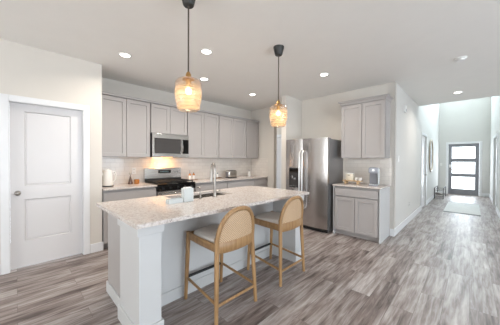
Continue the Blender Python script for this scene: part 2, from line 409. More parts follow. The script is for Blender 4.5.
bx(bm, XH - .12, FX0, YD, YD + .14, 0, HF); bx(bm, FX1, XHR + .12, YD, YD + .14, 0, HF); bx(bm, FX0, FX1, YD, YD + .14, FH, 3.95); bx(bm, FX0, FX1, YD, YD + .14, 5.15, HF)
struct('wall_front', bm, M['foyer'])
# great room behind and to the right of the camera
bm = bmesh.new()
bx(bm, XE, XE + .12, YS, -1.4, 0, HC); bx(bm, XE, XE + .12, 4.0, YCE, 0, HC); bx(bm, XE, XE + .12, -1.4, 4.0, 0, .4); bx(bm, XE, XE + .12, -1.4, 4.0, 2.5, HC)
struct('wall_right', bm, M['wall'])
bm = bmesh.new()
bx(bm, XP - .1, -3.1, YS - .12, YS, 0, HC); bx(bm, 1.5, XE + .12, YS - .12, YS, 0, HC); bx(bm, -3.1, 1.5, YS - .12, YS, 0, .25); bx(bm, -3.1, 1.5, YS - .12, YS, 2.45, HC)
struct('wall_rear', bm, M['wall'])
struct('wall_great_room', box(XHR + .12, XE + .12, YCE, YCE + .12, 0, HC), M['wall'])

def window(n, p0, p1, axis, nx):
    """frame and panes filling an opening; axis 'x' = runs along X"""
    (a0, b0, z0), (a1, b1, z1) = p0, p1
    f = bmesh.new(); t = .05
    def put(u0, u1, w0, w1, bmm, th):
        if axis == 'x': bx(bmm, u0, u1, b0 + th, b0 + .1 - th, w0, w1)
        else: bx(bmm, a0 + th, a0 + .1 - th, u0, u1, w0, w1)
    U0, U1 = (a0, a1) if axis == 'x' else (b0, b1)
    put(U0, U1, z0, z0 + t, f, .01); put(U0, U1, z1 - t, z1, f, .01)
    for k in range(nx + 1):
        c = U0 + (U1 - U0) * k / nx; put(max(U0, c - t / 2), min(U1, c + t / 2), z0 + t, z1 - t, f, .01)
    fr = struct('window_%d' % n, f, M['trim'])
    for k in range(nx):
        c0 = U0 + (U1 - U0) * k / nx; c1 = U0 + (U1 - U0) * (k + 1) / nx
        g = bmesh.new(); put(c0 + t / 2, c1 - t / 2, z0 + t, z1 - t, g, .047); link('pane', g, M['pane'], fr)
window(1, (-3.1, YS - .11, .25), (1.5, YS - .11, 2.45), 'x', 4)
window(2, (XE + .01, -1.4, .4), (XE + .01, 4.0, 2.5), 'y', 4)
window(3, (FX0, YD + .02, 3.95), (FX1, YD + .02, 5.15), 'x', 1)
window(4, (XHR + .01, 8.1, 3.5), (XHR + .01, 10.5, 4.9), 'y', 2)

# baseboards
BH, BT = .13, .014
def bb(name, *a): return struct(name, box(*a, bev=.004), M['trim'])
bm = bmesh.new(); bx(bm, XP, XP + BT, YS, DY0 - .075, 0, BH, bev=.004); bx(bm, XP, XP + BT, DY1 + .075, YP + BT, 0, BH, bev=.004)
struct('baseboard_pantry', bm, M['trim'])
bm = bmesh.new(); bx(bm, XH, XH + BT, YB - BT, HD0 - .08, 0, BH, bev=.004); bx(bm, XH, XH + BT, HD1 + .08, YD, 0, BH, bev=.004); bx(bm, -1.04, XH + BT, YB - BT, YB, 0, BH, bev=.004)
struct('baseboard_hall_left', bm, M['trim'])
bm = bmesh.new(); bx(bm, XHR - BT, XHR, YCE, 8.97, 0, BH, bev=.004); bx(bm, XHR - BT, XHR, 10.43, YD, 0, BH, bev=.004)
struct('baseboard_hall_right', bm, M['trim'])
bm = bmesh.new(); bx(bm, XH + BT, FX0 - .075, YD - BT, YD, 0, BH, bev=.004); bx(bm, FX1 + .075, XHR - BT, YD - BT, YD, 0, BH, bev=.004)
struct('baseboard_front', bm, M['trim'])
bm = bmesh.new(); bx(bm, OX1 - .001, -2.865 + BT, 4.05 - BT, 4.05, 0, BH, bev=.004); bx(bm, OX1 - BT, OX1, 4.05 - BT, YB, 0, BH, bev=.004); bx(bm, -3.87, OX0, YB - BT, YB, 0, BH, bev=.004)
struct('baseboard_back', bm, M['trim'])
bb('baseboard_rear', XP + BT, XE, YS, YS + BT, 0, BH)
bb('baseboard_right', XE - BT, XE, YS + BT, YCE, 0, BH)

# panelled interior door, local: x along width, front faces -y, hinge irrelevant
def panel_door(bm, x0, x1, z0, z1, yf, st=.11, t=.035, rails=None):
    rails = rails or [(.0, .30), (.83, .995), (1.93, z1)]
    dp = .016
    bx(bm, x0, x1, yf + dp, yf + t, z0, z1)
    bx(bm, x0, x0 + st, yf, yf + dp, z0, z1); bx(bm, x1 - st, x1, yf, yf + dp, z0, z1)
    for a, b in rails: bx(bm, x0 + st, x1 - st, yf, yf + dp, max(a, z0), min(b, z1))
    # sloped sticking and a flat field raised again inside each panel
    for (a, b), (c, d) in zip(rails, rails[1:]):
        def ring(i, y): return [bm.verts.new(p) for p in ((x0 + st + i, yf + y, b + i), (x1 - st - i, yf + y, b + i), (x1 - st - i, yf + y, c - i), (x0 + st + i, yf + y, c - i))]
        rr = [ring(.001, .002), ring(.010, dp - .001), ring(.016, dp - .001), ring(.026, dp - .007)]
        for p, q in zip(rr, rr[1:]):
            for i in range(4): bm.faces.new((p[i], p[(i + 1) % 4], q[(i + 1) % 4], q[i]))
        bm.faces.new(rr[-1])
    return bm
def casing(bm, x0, x1, z1, yf, w=.072, t=.016):
    bx(bm, x0 - w, x0, yf - t, yf, 0, z1 + w, bev=.004); bx(bm, x1, x1 + w, yf - t, yf, 0, z1 + w, bev=.004); bx(bm, x0, x1, yf - t, yf, z1, z1 + w, bev=.004)
    return bm
def knob(parent, x, y, z):
    b = bmesh.new(); cone(b, (x, y, z), (x, y - .006, z), .03, .03, 24); cone(b, (x, y - .006, z), (x, y - .04, z), .011, .011)
    bmesh.ops.create_uvsphere(b, u_segments=20, v_segments=12, radius=.027, matrix=Matrix.Translation((x, y - .055, z)) @ Matrix.Diagonal((1, .75, 1, 1)))
    return link('door_knob', b, M['nickel'], parent, True)

d1 = thing('door_1', '', '', (XP, 0, 0), PI / 2); del d1['label']; del d1['category']; d1['kind'] = 'structure'
link('door_slab', panel_door(bmesh.new(), DY0 + .005, DY1 - .005, .012, DH - .004, .065, rails=[(.0, .33), (.85, 1.02), (1.945, DH - .004)], st=.125), M['door'], d1)
knob(d1, .01 + .0, .065, .935)
b = casing(bmesh.new(), DY0, DY1, DH, 0); link('door_casing', b, M['trim'], d1)
b = bmesh.new(); bx(b, DY0, DY0 + .004, 0, .1, 0, DH); bx(b, DY1 - .004, DY1, 0, .1, 0, DH); bx(b, DY0 + .004, DY1 - .004, 0, .1, DH - .003, DH); link('door_jamb', b, M['trim'], d1)

d2 = thing('door_2', '', '', (XH, 0, 0), PI / 2); del d2['label']; del d2['category']; d2['kind'] = 'structure'
link('door_slab', panel_door(bmesh.new(), HD0 + .004, HD1 - .004, .012, 2.055, .02), M['door'], d2)
link('door_casing', casing(bmesh.new(), HD0, HD1, 2.06, 0), M['trim'], d2)
b = bmesh.new(); cone(b, (HD1 - .06, .02, .93), (HD1 - .06, .012, .93), .028, .028); tube(b, [(HD1 - .06, .014, .93), (HD1 - .06, -.04, .93), (HD1 - .17, -.045, .93)], .009)
link('lever_handle', b, M['nickel'], d2, True)

# passage door, glimpsed through the opening
d3 = thing('door_3', '', '', (0, 5.6, 0), 0); del d3['label']; del d3['category']; d3['kind'] = 'structure'
link('door_slab', panel_door(bmesh.new(), -4.86, -4.11, .012, 2.035, -.037), M['door'], d3)
link('door_casing', casing(bmesh.new(), -4.865, -4.105, 2.04, 0, w=.085, t=.05), M['trim'], d3)

# front door, three frosted-looking lights
d4 = thing('door_4', '', '', (0, YD, 0), 0); del d4['label']; del d4['category']; d4['kind'] = 'structure'
PX0, PX1 = -.568, .10
PZ = [(.234, .717), (.849, 1.304), (1.445, 1.905)]
b = bmesh.new(); bx(b, FX0 + .004, PX0, .03, .075, .01, FH - .004); bx(b, PX1, FX1 - .004, .03, .075, .01, FH - .004)
zz = [.01] + [v for p in PZ for v in p] + [FH - .004]
for k in range(0, len(zz), 2): bx(b, PX0, PX1, .03, .075, zz[k], zz[k + 1])
sl = link('door_slab', b, M['doorgrey'], d4)
for a, c in PZ: link('pane', box(PX0, PX1, .05, .056, a, c), M['pane'], sl)
link('door_casing', casing(bmesh.new(), FX0, FX1, FH, 0), M['trim'], d4)
link('threshold', box(FX0, FX1, .0, .13, 0, .012), M['nickel'], d4)
b = bmesh.new(); bx(b, -.65, -.59, .012, .03, 1.08, 1.2, bev=.005); link('keypad_deadbolt', b, M['handle'], d4)
b = bmesh.new(); cone(b, (-.62, .03, .99), (-.62, .02, .99), .03, .03); tube(b, [(-.62, .022, .99), (-.62, -.03, .99), (-.52, -.032, .99)], .01); link('lever_handle', b, M['nickel'], d4, True)

# paired closet doors in the foyer's right wall
d5 = thing('door_5', '', '', (XHR, 0, 0), -PI / 2); del d5['label']; del d5['category']; d5['kind'] = 'structure'
for a, c in ((-10.345, -9.702), (-9.698, -9.055)):
    link('door_slab', panel_door(bmesh.new(), a, c, .012, 2.035, .03, st=.1), M['door'], d5)
link('door_casing', casing(bmesh.new(), -10.35, -9.05, 2.04, 0), M['trim'], d5)

# backsplashes
struct('trim_backsplash_long', box(XR, XR + .008, YP, YB - .008, .914, 1.40), M['tile_x'])
struct('trim_backsplash_side', box(XR + .008, -3.89, YB - .008, YB, .914, 1.40), M['tile_y'])
struct('trim_backsplash_coffee', box(-1.83, -1.02, YB - .008, YB, .914, 1.40), M['tile_y'])

# ------------------------------------------------------------ cabinets
def base_cab(loc, rz, w, label, group, doors=2, sides=False, depth=.59, h=.88, toe=.1):
    t = thing('base_cabinet', label, 'cabinet', loc, rz, group)
    g = .0015
    b = bmesh.new(); bx(b, g, w - g, .02, depth, toe, h); bx(b, g + .001, w - g - .001, .075, depth, 0, toe)
    link('carcass', b, M['cab'], t)
    x0 = .018 if sides else .004; x1 = w - x0
    dz = .715
    b = box(x0, x1, -.019, 0, dz + .002, h - .028, bev=.003); link('drawer_front', b, M['cab'], t)
    n = doors
    for k in range(n):
        a = x0 + (x1 - x0) * k / n + (.004 if k else 0); c = x0 + (x1 - x0) * (k + 1) / n - (.004 if k < n - 1 else 0)
        link('door', shaker(bmesh.new(), a, c, toe + .002, dz - .014, -.019), M['cab'], t)
    if sides:
        for k, (a, c) in enumerate(((-.016, -.0005), (w + .0005, w + .016))):
            o = link('end_panel', box(a, c, -.002, depth, 0, h), M['white'], t); o['label'] = 'white end panel'
    return t
def wall_cab(loc, rz, w, z0, z1, label, group, doors=2, depth=.308, rail=0.0):
    t = thing('wall_cabinet', label, 'cabinet', loc, rz, group)
    g = .0015
    link('carcass', bx(box(g, w - g, .016, depth, z0, z1), g, w - g, .0, .016, z1 - .008, z1), M['cab'], t)
    for k in range(doors):
        a = .007 + (w - .014) * k / doors + (.0045 if k else 0); c = .007 + (w - .014) * (k + 1) / doors - (.0045 if k < doors - 1 else 0)
        link('door', shaker(bmesh.new(), a, c, z0 + .006, z1 - .012, -.019), M['cab'], t)
    return t

GW = 'grey wall cabinets over the range counter'; GB = 'grey base cabinets under the range counter'
XU, XBF = XR + .31, XR + .61
ZB, ZT = 1.395, 2.385
wall_cab((XU, .905, 0), PI / 2, .80, ZB, ZT, 'grey wall cabinet left of microwave, beside the white pantry wall', GW)
wall_cab((XU, 1.71, 0), PI / 2, .745, 1.845, ZT, 'short grey wall cabinet directly above the microwave', GW)
wall_cab((XU, 2.46, 0), PI / 2, .81, ZB, ZT, 'grey wall cabinet just right of the microwave', GW)
wall_cab((XU, 3.275, 0), PI / 2, .895, ZB, ZT, 'grey two-door wall cabinet above the toaster', GW)
wall_cab((XU, 4.175, 0), PI / 2, .46, ZB, ZT, 'narrow single-door grey wall cabinet at far end of run', GW, doors=1)
b = bmesh.new(); bx(b, XR, XU + .038, .905, 4.64, ZT + .001, ZT + .022, bev=.003); bx(b, XR, XU + .026, .905, 4.64, ZT + .022, ZT + .04)
tag(link('crown_moulding', b, M['cab']), 'slim grey moulding strip along top of the long wall cabinet run', 'moulding')

base_cab((XBF, .895, 0), PI / 2, .79, 'grey base cabinet left of the range by pantry wall', GB)
base_cab((XBF, 2.46, 0), PI / 2, .81, 'grey base cabinet just right of the range', GB)
base_cab((XBF, 3.275, 0), PI / 2, .895, 'grey base cabinet under the toaster', GB)
base_cab((XBF, 4.175, 0), PI / 2, .49, 'narrow grey base cabinet in the far corner', GB, doors=1)
def slab(name, x0, x1, y0, y1, label, z0=.888, z1=.914):
    return tag(link(name, box(x0, x1, y0, y1, z0, z1, bev=.004), M['granite']), label, 'countertop')
slab('countertop', XR + .008, XBF + .04, YP + .006, 1.69, 'speckled granite countertop piece left of the range')
slab('countertop', XR + .008, XBF + .04, 2.455, YB - .01, 'speckled granite countertop running right of the range to corner')

# coffee station
CXW = .75
base_cab((-1.812, 4.09, 0), 0, CXW, 'grey coffee station base cabinet with white ends beside the fridge', 'cabinets of the coffee station', sides=True, depth=.588, h=.88)
slab('countertop', -1.832, -1.032, 4.055, YB - .01, 'small granite countertop carrying the coffee maker', z0=.888)
t = wall_cab((-1.80, 4.37, 0), 0, .75, ZB, 2.39, 'grey two-door wall cabinet with crown above the coffee maker', 'cabinets of the coffee station')
b = bmesh.new()
prof = [(0, 0), (.012, .012), (.014, .03), (.034, .052), (.045, .055), (.045, .072), (0, .072)]
def crown_ring(o, z): return [b.verts.new(p) for p in ((-o, -.019 - o, z), (.75 + o, -.019 - o, z), (.75 + o, .306, z), (-o, .306, z))]
rings = [crown_ring(o, 2.39 + z) for o, z in prof]
for A_, B_ in zip(rings, rings[1:]):
    for i in range(4): b.faces.new((A_[i], A_[(i + 1) % 4], B_[(i + 1) % 4], B_[i]))
b.faces.new(rings[0]); b.faces.new(rings[-1])
link('crown', b, M['cab'], t)

# ------------------------------------------------------------ microwave
t = thing('microwave', 'stainless over-range microwave with dark window and bar handle', 'microwave', (-4.13, 1.716, 1.40), PI / 2)
W = .735; H = .435
link('body', box(0, W, .02, .385, 0, H), M['black'], t)
b = bmesh.new(); bx(b, 0, W, 0, .02, H - .085, H, bev=.003); bx(b, 0, W, 0, .02, 0, .07, bev=.003); bx(b, 0, .035, 0, .02, .07, H - .085); bx(b, .56, .60, 0, .02, .07, H - .085)
link('door_frame', b, M['steel_h'], t)
link('window', box(.035, .56, .006, .02, .07, H - .085), M['smoked'], t)
link('control_panel', box(.60, W, .004, .02, .07, H - .085), M['blackglass'], t)
b = bmesh.new(); tube(b, [(.58, .0, .09), (.58, -.035, .12), (.58, -.045, .21), (.58, -.035, .30), (.58, 0, .335)], .013, seg=12); link('handle', b, M['chrome'], t, True)
link('task_light', box(.25, .45, .12, .2, -.004, 0), M['warm'], t)
area('microwave_task_lamp', (-4.3, 2.06, 1.385), (-.35, 0, -1), .2, .08, 3.6, (1, .52, .2))

# ------------------------------------------------------------ range
t = thing('range', 'stainless and black gas range with a low control backguard', 'range', (-3.90, 1.697, 0), PI / 2)
W = .75
link('body', box(0, W, .03, .60, .09, .895), M['side'], t)
link('toe_base', box(.02, W - .02, .08, .58, 0, .09), M['black'], t)
link('cooktop', box(0, W, -.02, .53, .895, .925, bev=.006), M['blackglass'], t)
for k, x0 in enumerate((.03, .265, .50)):
    b = bmesh.new(); x1 = x0 + .22
    for y in (.02, .48): bx(b, x0, x1, y, y + .014, .94, .956)
    for x in (x0, x1 - .014): bx(b, x, x + .014, .02, .494, .94, .956)
    for y in (.13, .25, .37): bx(b, x0, x1, y, y + .012, .942, .956)
    bx(b, x0 + .104, x0 + .116, .02, .494, .942, .956)
    for x in (x0, x1 - .014):
        for y in (.02, .48): bx(b, x, x + .014, y, y + .014, .925, .94)
    link('grate', b, M['iron'], t)
    for y in (.14, .37):
        b = bmesh.new(); cone(b, (x0 + .11, y, .925), (x0 + .11, y, .938), .045, .04, 24); link('burner', b, M['iron'], t, True)
b = bmesh.new(); bx(b, 0, W, -.03, .03, .80, .893, bev=.006); link('control_panel', b, M['blackglass'], t)
for k in range(5):
    b = bmesh.new(); x = .09 + k * .1425; cone(b, (x, -.03, .847), (x, -.062, .847), .022, .019, 24); link('knob', b, M['black'], t, True)
b = bmesh.new(); bx(b, .01, W - .01, -.005, .03, .27, .79, bev=.004); od = link('oven_door', b, M['steel_h'], t)
link('oven_window', box(.12, W - .12, -.008, -.005, .37, .63), M['blackglass'], od)
b = bmesh.new(); tube(b, [(.06, -.055, .745), (W - .06, -.055, .745)], .014, seg=16)
for x in (.10, W - .10): cone(b, (x, -.005, .745), (x, -.055, .745), .009, .009)
link('oven_handle', b, M['chrome'], od, True)
link('warming_drawer', box(.01, W - .01, -.002, .03, .10, .26, bev=.004), M['steel_h'], t)
b = bmesh.new(); bx(b, 0, W, .535, .60, .925, 1.185, bev=.006); bgd = link('backguard', b, M['steel_h'], t)
bgd['label'] = 'stainless backguard'
dp = link('display', box(.26, .52, .530, .535, 1.08, 1.145), M['blackglass'], bgd)
link('backguard_base', box(0, W, .525, .535, .925, .985), M['black'], t)
b = bmesh.new()
for k in range(6): bx(b, .30 + k * .03, .315 + k * .03, .5285, .530, 1.105, 1.122)
link('display_marks', b, M['screen'], bgd)
for x in (.62, .67): b = bmesh.new(); cone(b, (x, .535, 1.10), (x, .515, 1.10), .018, .016, 20); link('dial', b, M['steel'], t, True)

# ------------------------------------------------------------ refrigerator
FXL, FXR = -2.795, -1.882
t = thing('refrigerator', 'tall stainless side-by-side refrigerator with ice dispenser', 'refrigerator', (FXL, 3.94, 0))
W = FXR - FXL; SP = .395
b = bmesh.new(); bx(b, .003, W - .003, .075, .735, .03, 1.755, bev=.005); link('cabinet', b, M['side'], t)
def curved_door(bm, x0, x1, z0, z1, hole=None):
    n = 14
    fr, bk = [], []
    for i in range(n + 1):
        x = x0 + (x1 - x0) * i / n; q = 2 * (i / n) - 1
        y = .026 * q ** 2
        fr.append((x, y)); bk.append((x, .07))
    lo = [bm.verts.new((x, y, z0)) for x, y in fr + bk[::-1]]; hi = [bm.verts.new((x, y, z1)) for x, y in fr + bk[::-1]]
    L = len(lo)
    for i in range(L): bm.faces.new((lo[i], lo[(i + 1) % L], hi[(i + 1) % L], hi[i]))
    bm.faces.new(lo[::-1]); bm.faces.new(hi)
    return bm
fd = link('freezer_door', curved_door(bmesh.new(), 0, SP - .004, .075, 1.775), M['steel'], t, True)
rd = link('fridge_door', curved_door(bmesh.new(), SP + .004, W, .075, 1.775), M['steel'], t, True)
link('hinge_cover', box(.02, W - .02, .09, .2, 1.756, 1.775, bev=.004), M['dgrey'], t)
link('base_grille', box(.01, W - .01, .04, .075, .012, .07), M['black'], t)
for x in (.05, W - .05):
    for y in (.1, .68): link('leveling_foot', cone(bmesh.new(), (x, y, 0), (x, y, .03), .02, .02), M['black'], t)
for x, p in ((SP - .032, fd), (SP + .032, rd)):
    b = bmesh.new(); pts = [(x, .0, .40), (x, -.035, .43)] + [(x, -.05 - .008 * math.sin(PI * k / 8), .46 + 1.02 * k / 8) for k in range(9)] + [(x, -.035, 1.51), (x, .0, 1.54)]
    tube(b, pts, .015, .012, seg=12, up=(1, 0, 0)); link('handle', b, M['handle'], p, True)
dsp = link('dispenser', box(.094, .335, -.006, .03, .80, 1.20, bev=.006), M['black'], fd)
b = bmesh.new(); bx(b, .12, .31, -.009, -.006, 1.12, 1.18); link('dispenser_panel', b, M['blackglass'], t)
b = bmesh.new(); bx(b, .13, .30, -.0085, -.006, .83, 1.09); link('dispenser_recess', b, M['backing'], t)
link('dispenser_paddle', box(.16, .20, -.03, -.008, .98, 1.04, bev=.004), M['chrome'], t)
link('dispenser_paddle', box(.22, .26, -.03, -.008, .95, 1.0, bev=.004), M['chrome'], t)
link('dispenser_tray', box(.12, .28, -.03, -.008, .825, .84), M['chrome'], t)

# ------------------------------------------------------------ island
IX0, IX1, IY0, IY1 = -2.69, -1.59, .555, 2.80
t = thing('kitchen_island', 'white and grey kitchen island base with end pillars under granite', 'kitchen island', (0, 0, 0))
o = link('end_panel', box(-2.655, -2.13, .65, .668, .0, .88), M['cab'], t); o['label'] = 'grey end panel'
o = link('end_panel', box(-2.655, -2.04, 2.682, 2.70, .0, .88), M['cab'], t); o['label'] = 'grey end panel'
link('seating_panel', box(-2.058, -2.04, .776, 2.573, 0, .88), M['white'], t)
# wing pillars
def pillar(x0, x1, y0, y1):
    p = link('pillar', box(x0, x1, y0, y1, 0, .88, bev=.003), M['white'], t)
    b = bmesh.new(); e = .016; bx(b, x0 - (0 if False else e), x1 + e, y0 - e, y1 + e, .80, .879, bev=.004); link('pillar_cap', b, M['white'], p)
    b = bmesh.new(); bx(b, x0 - e, x1 + e, y0 - e, y1 + e, 0, .12, bev=.005); link('pillar_base', b, M['white'], p)
pillar(-2.13, -1.70, .61, .775)
pillar(-2.10, -1.66, 2.575, 2.74)
link('baseboard', box(-2.04, -2.026, .793, 2.557, 0, .11, bev=.004), M['white'], t)
link('baseboard', box(-2.669, -2.146, .636, .65, 0, .11, bev=.004), M['white'], t)
link('toe_kick', box(-2.60, -2.585, .668, 2.682, 0, .10), M['cab'], t)
b = bmesh.new(); bx(b, -2.655, -2.637, .668, 2.682, .10, .88); link('face_frame', b, M['cab'], t)
ww = (2.682 - .668) / 5
ci = bpy.data.objects.new('tmp', None)
for k in range(5):
    y0 = .668 + k * ww + .003; y1 = y0 + ww - .006
    b = shaker(bmesh.new(), -y1, -y0, .11, .71, 0); bmesh.ops.transform(b, matrix=Matrix.Translation((-2.674, 0, 0)) @ Matrix.Rotation(-PI / 2, 4, 'Z'), verts=b.verts); link('door', b, M['cab'], t)
    b = box(-2.674, -2.655, y0, y1, .72, .86, bev=.003); link('drawer_front', b, M['cab'], t)
bpy.data.objects.remove(ci)
# granite top with sink opening
SX0, SX1, SY0, SY1 = -2.60, -2.22, 1.22, 1.98
b = bmesh.new(); xs = [IX0, SX0, SX1, IX1]; ys = [IY0, SY0, SY1, IY1]
gv = {(i, j, k): b.verts.new((xs[i], ys[j], (.886, .916)[k])) for i in range(4) for j in range(4) for k in range(2)}
for i in range(3):
    for j in range(3):
        if (i, j) == (1, 1): continue
        for k in range(2): b.faces.new((gv[i, j, k], gv[i + 1, j, k], gv[i + 1, j + 1, k], gv[i, j + 1, k]))
def side(a, c): b.faces.new((gv[a + (0,)], gv[c + (0,)], gv[c + (1,)], gv[a + (1,)]))
for i in range(3): side((i, 0), (i + 1, 0)); side((i, 3), (i + 1, 3)); side((0, i), (0, i + 1)); side((3, i), (3, i + 1))
side((1, 1), (2, 1)); side((1, 2), (2, 2)); side((1, 1), (1, 2)); side((2, 1), (2, 2))
tag(link('island_countertop', b, M['granite']), 'large speckled granite slab topping the kitchen island', 'countertop')
# sink
t = thing('sink', 'stainless undermount sink basin set in the island top', 'sink', ((SX0 + SX1) / 2, (SY0 + SY1) / 2, 0))
b = bmesh.new(); hx, hy = (SX1 - SX0) / 2 + .004, (SY1 - SY0) / 2 + .004; q = .004
zt, zb_ = .8815, .70
bx(b, -hx, -hx + q, -hy, hy, zb_, zt); bx(b, hx - q, hx, -hy, hy, zb_, zt); bx(b, -hx, hx, -hy, -hy + q, zb_, zt); bx(b, -hx, hx, hy - q, hy, zb_, zt); bx(b, -hx, hx, -hy, hy, zb_ - q, zb_)
link('basin', b, M['steel_h'], t)
b = bmesh.new(); cone(b, (0, 0, zb_), (0, 0, zb_ + .005), .045, .042, 24); link('drain', b, M['chrome'], t, True)

# faucet
t = thing('faucet', 'tall chrome gooseneck faucet rising beside the island sink', 'faucet', (-2.165, 1.63, .916))
b = bmesh.new(); lathe(b, [(0, 0), (.028, 0), (.028, .008), (.02, .014), (.018, .07), (.014, .075), (.0, .075)], 24); link('base', b, M['nickel'], t, True)
b = bmesh.new(); R = .062; pts = [(0, 0, .07), (0, 0, .2), (0, 0, .33)] + [(.95 * (-R + R * math.cos(a)), -.3 * (-R + R * math.cos(a)), .33 + R * 1.0 * math.sin(a)) for a in [PI * k / 12 for k in range(1, 13)]]
pts.append((-1.9 * R, .6 * R, .30)); tube(b, pts, .014, seg=14, up=(0, 1, 0)); link('neck', b, M['nickel'], t, True)
b = bmesh.new(); cone(b, (-1.9 * R, .6 * R, .30), (-1.9 * R, .6 * R, .17), .015, .022, 20); link('spray_head', b, M['nickel'], t, True)
b = bmesh.new(); tube(b, [(0, .01, .045), (.0, .04, .05), (.0, .085, .075)], .006); link('lever', b, M['nickel'], t, True)
t = thing('soap_dispenser', 'small chrome soap pump left of the faucet on the island', 'soap dispenser', (-2.165, 1.43, .916))
b = bmesh.new(); lathe(b, [(0, 0), (.02, 0), (.02, .006), (.011, .012), (.011, .06), (0, .06)], 20); link('base', b, M['nickel'], t, True)
b = bmesh.new(); tube(b, [(0, 0, .055), (0, 0, .11), (-.02, 0, .125), (-.07, 0, .12)], .007, seg=10, up=(0, 1, 0)); link('spout', b, M['nickel'], t, True)
# upright holder and tray by the sink
t = thing('sponge_holder', 'pale grey upright holder standing by the island sink', 'holder', (-2.13, 1.25, .916))
link('shell', box(-.03, .03, -.055, .055, 0, .14, bev=.003), M['paleglass'], t)
link('sponge', box(-.018, .018, -.042, .042, .138, .15, bev=.004), M['porcelain'], t)
t = thing('soap_tray', 'low pale grey tray on island beside upright holder', 'tray', (-2.14, 1.11, .916))
b = bmesh.new(); bx(b, -.035, .035, -.075, .075, 0, .008)
for a in ((-.035, -.029, -.075, .075), (.029, .035, -.075, .075), (-.029, .029, -.075, -.069), (-.029, .029, .069, .075)): bx(b, *a, .008, .045)
link('rim', b, M['paleglass'], t)
link('soap_bar', box(-.02, .02, -.045, .045, .008, .035, bev=.008), M['porcelain'], t)

# ------------------------------------------------------------ counter stools
def bulge(x): return -.235 - .035 * (1 - (x / .215) ** 2)
def stool(loc, rz, label):
    t = thing('counter_stool', label, 'stool', loc, rz, 'oak cane-back counter stools at the island')
    # seat frame
    fr = bmesh.new()
    for s in (-1, 1):
        tube(fr, [(s * .205, .215, .622), (s * .212, 0, .618), (s * .208, -.225, .612)], .012, .036, seg=8)
    tube(fr, [(-.2, .215, .622), (.2, .215, .622)], .012, .034, seg=8)
    n = 12; tube(fr, [(.208 * (2 * k / n - 1), bulge(.215 * (2 * k / n - 1)), .617) for k in range(n + 1)], .014, .051, seg=8)
    link('seat_frame', fr, M['oak'], t, True)
    # cushion: rounded D, domed
    b = bmesh.new(); out = []
    for k in range(48):
        a = 2 * PI * k / 48; c, s_ = math.cos(a), math.sin(a); p = 2 / 4.5
        x = .198 * math.copysign(abs(c) ** p, c); y = (.212 if s_ > 0 else .238) * math.copysign(abs(s_) ** p, s_)
        out.append((x, y))
    rings = []
    for sc, z in ((.97, .625), (1.0, .645), (.985, .66), (.93, .671), (.7, .679), (.35, .682)):
        rings.append([b.verts.new((x * sc, y * sc, z)) for x, y in out])
    for A_, B_ in zip(rings, rings[1:]):
        for i in range(48): b.faces.new((A_[i], A_[(i + 1) % 48], B_[(i + 1) % 48], B_[i]))
    b.faces.new(rings[-1]); b.faces.new(rings[0][::-1]); link('seat_cushion', b, M['cushion'], t, True)
    # legs
    for sx in (-1, 1):
        for sy in (-1, 1):
            b = bmesh.new()
            top = (sx * .208, .212, .66) if sy > 0 else (sx * .206, -.232, .70)
            bot = (sx * .218, .245, 0) if sy > 0 else (sx * .235, -.262, 0)
            mid = tuple(a * .4 + c * .6 for a, c in zip(bot, top))
            tube(b, [bot, mid, top], .0215, .020, seg=14, up=(0, 1, 0), radii=[.78, 1.0, 1.0]); link('leg', b, M['oak'], t, True)
    # bent arch
    def arch(k, n, w=.212, h=.285):
        a = PI * k / n; x = -w * math.copysign(abs(math.cos(a)) ** .80, math.cos(a)); z = .645 + h * abs(math.sin(a)) ** .92
        return x, z
    def backy(x, z): return bulge(min(.215, max(-.215, x))) - .10 * (z - .645)
    b = bmesh.new(); n = 36; pts = []
    for k in range(n + 1):
        x, z = arch(k, n); pts.append((x, backy(x, z), z))
    pts = [(pts[0][0], pts[0][1], .60)] + pts + [(pts[-1][0], pts[-1][1], .60)]
    tube(b, pts, .020, .020, seg=14, up=(0, 1, 0)); link('backrest_frame', b, M['oak'], t, True)
    # cane panel filling the arch
    b = bmesh.new(); rows = []; m_ = 14
    for k in range(m_ + 1):
        z = .640 + .285 * k / m_; s_ = min(1, max(0, (z - .645) / .285)); a = math.asin(min(1, s_ ** (1 / .92)))
        w_ = .212 * math.cos(a) ** .80 if a < PI / 2 else 0.002
        w_ = max(w_, .002)
        rows.append([[b.verts.new((-w_ + 2 * w_ * j / 12, backy(-w_ + 2 * w_ * j / 12, z) + dy, z)) for j in range(13)] for dy in (-.002, .002)])
    for r0, r1 in zip(rows, rows[1:]):
        for s_ in (0, 1):
            for j in range(12): b.faces.new((r0[s_][j], r0[s_][j + 1], r1[s_][j + 1], r1[s_][j]))
    link('cane_panel', b, M['cane'], t, True)
    # stretchers
    def at(sx, sy, z):
        top = (sx * .208, .212, .66) if sy > 0 else (sx * .206, -.232, .70)
        bot = (sx * .218, .245, 0) if sy > 0 else (sx * .235, -.262, 0)
        f = z / top[2]; return tuple(a + (c - a) * f for a, c in zip(bot, top))
    for s_ in (-1, 1):
        b = bmesh.new(); tube(b, [at(s_, 1, .215), at(s_, -1, .165)], .0105, .0135, seg=10); link('stretcher', b, M['oak'], t, True)
    b = bmesh.new(); tube(b, [at(-1, -1, .15), at(1, -1, .15)], .0105, .0135, seg=10); link('stretcher', b, M['oak'], t, True)
    b = bmesh.new(); tube(b, [at(-1, 1, .215), at(1, 1, .215)], .013, .014, seg=10); o = link('footrest', b, M['black'], t, True); o['label'] = 'black metal footrest bar'
    return t
s1 = stool((-1.735, 1.362, 0), PI / 2, 'oak cane-back counter stool at the island, the one nearer the camera')
dup(s1, (-1.715, 2.205, 0), PI / 2, 'oak cane-back counter stool at the island, the one nearer the refrigerator')

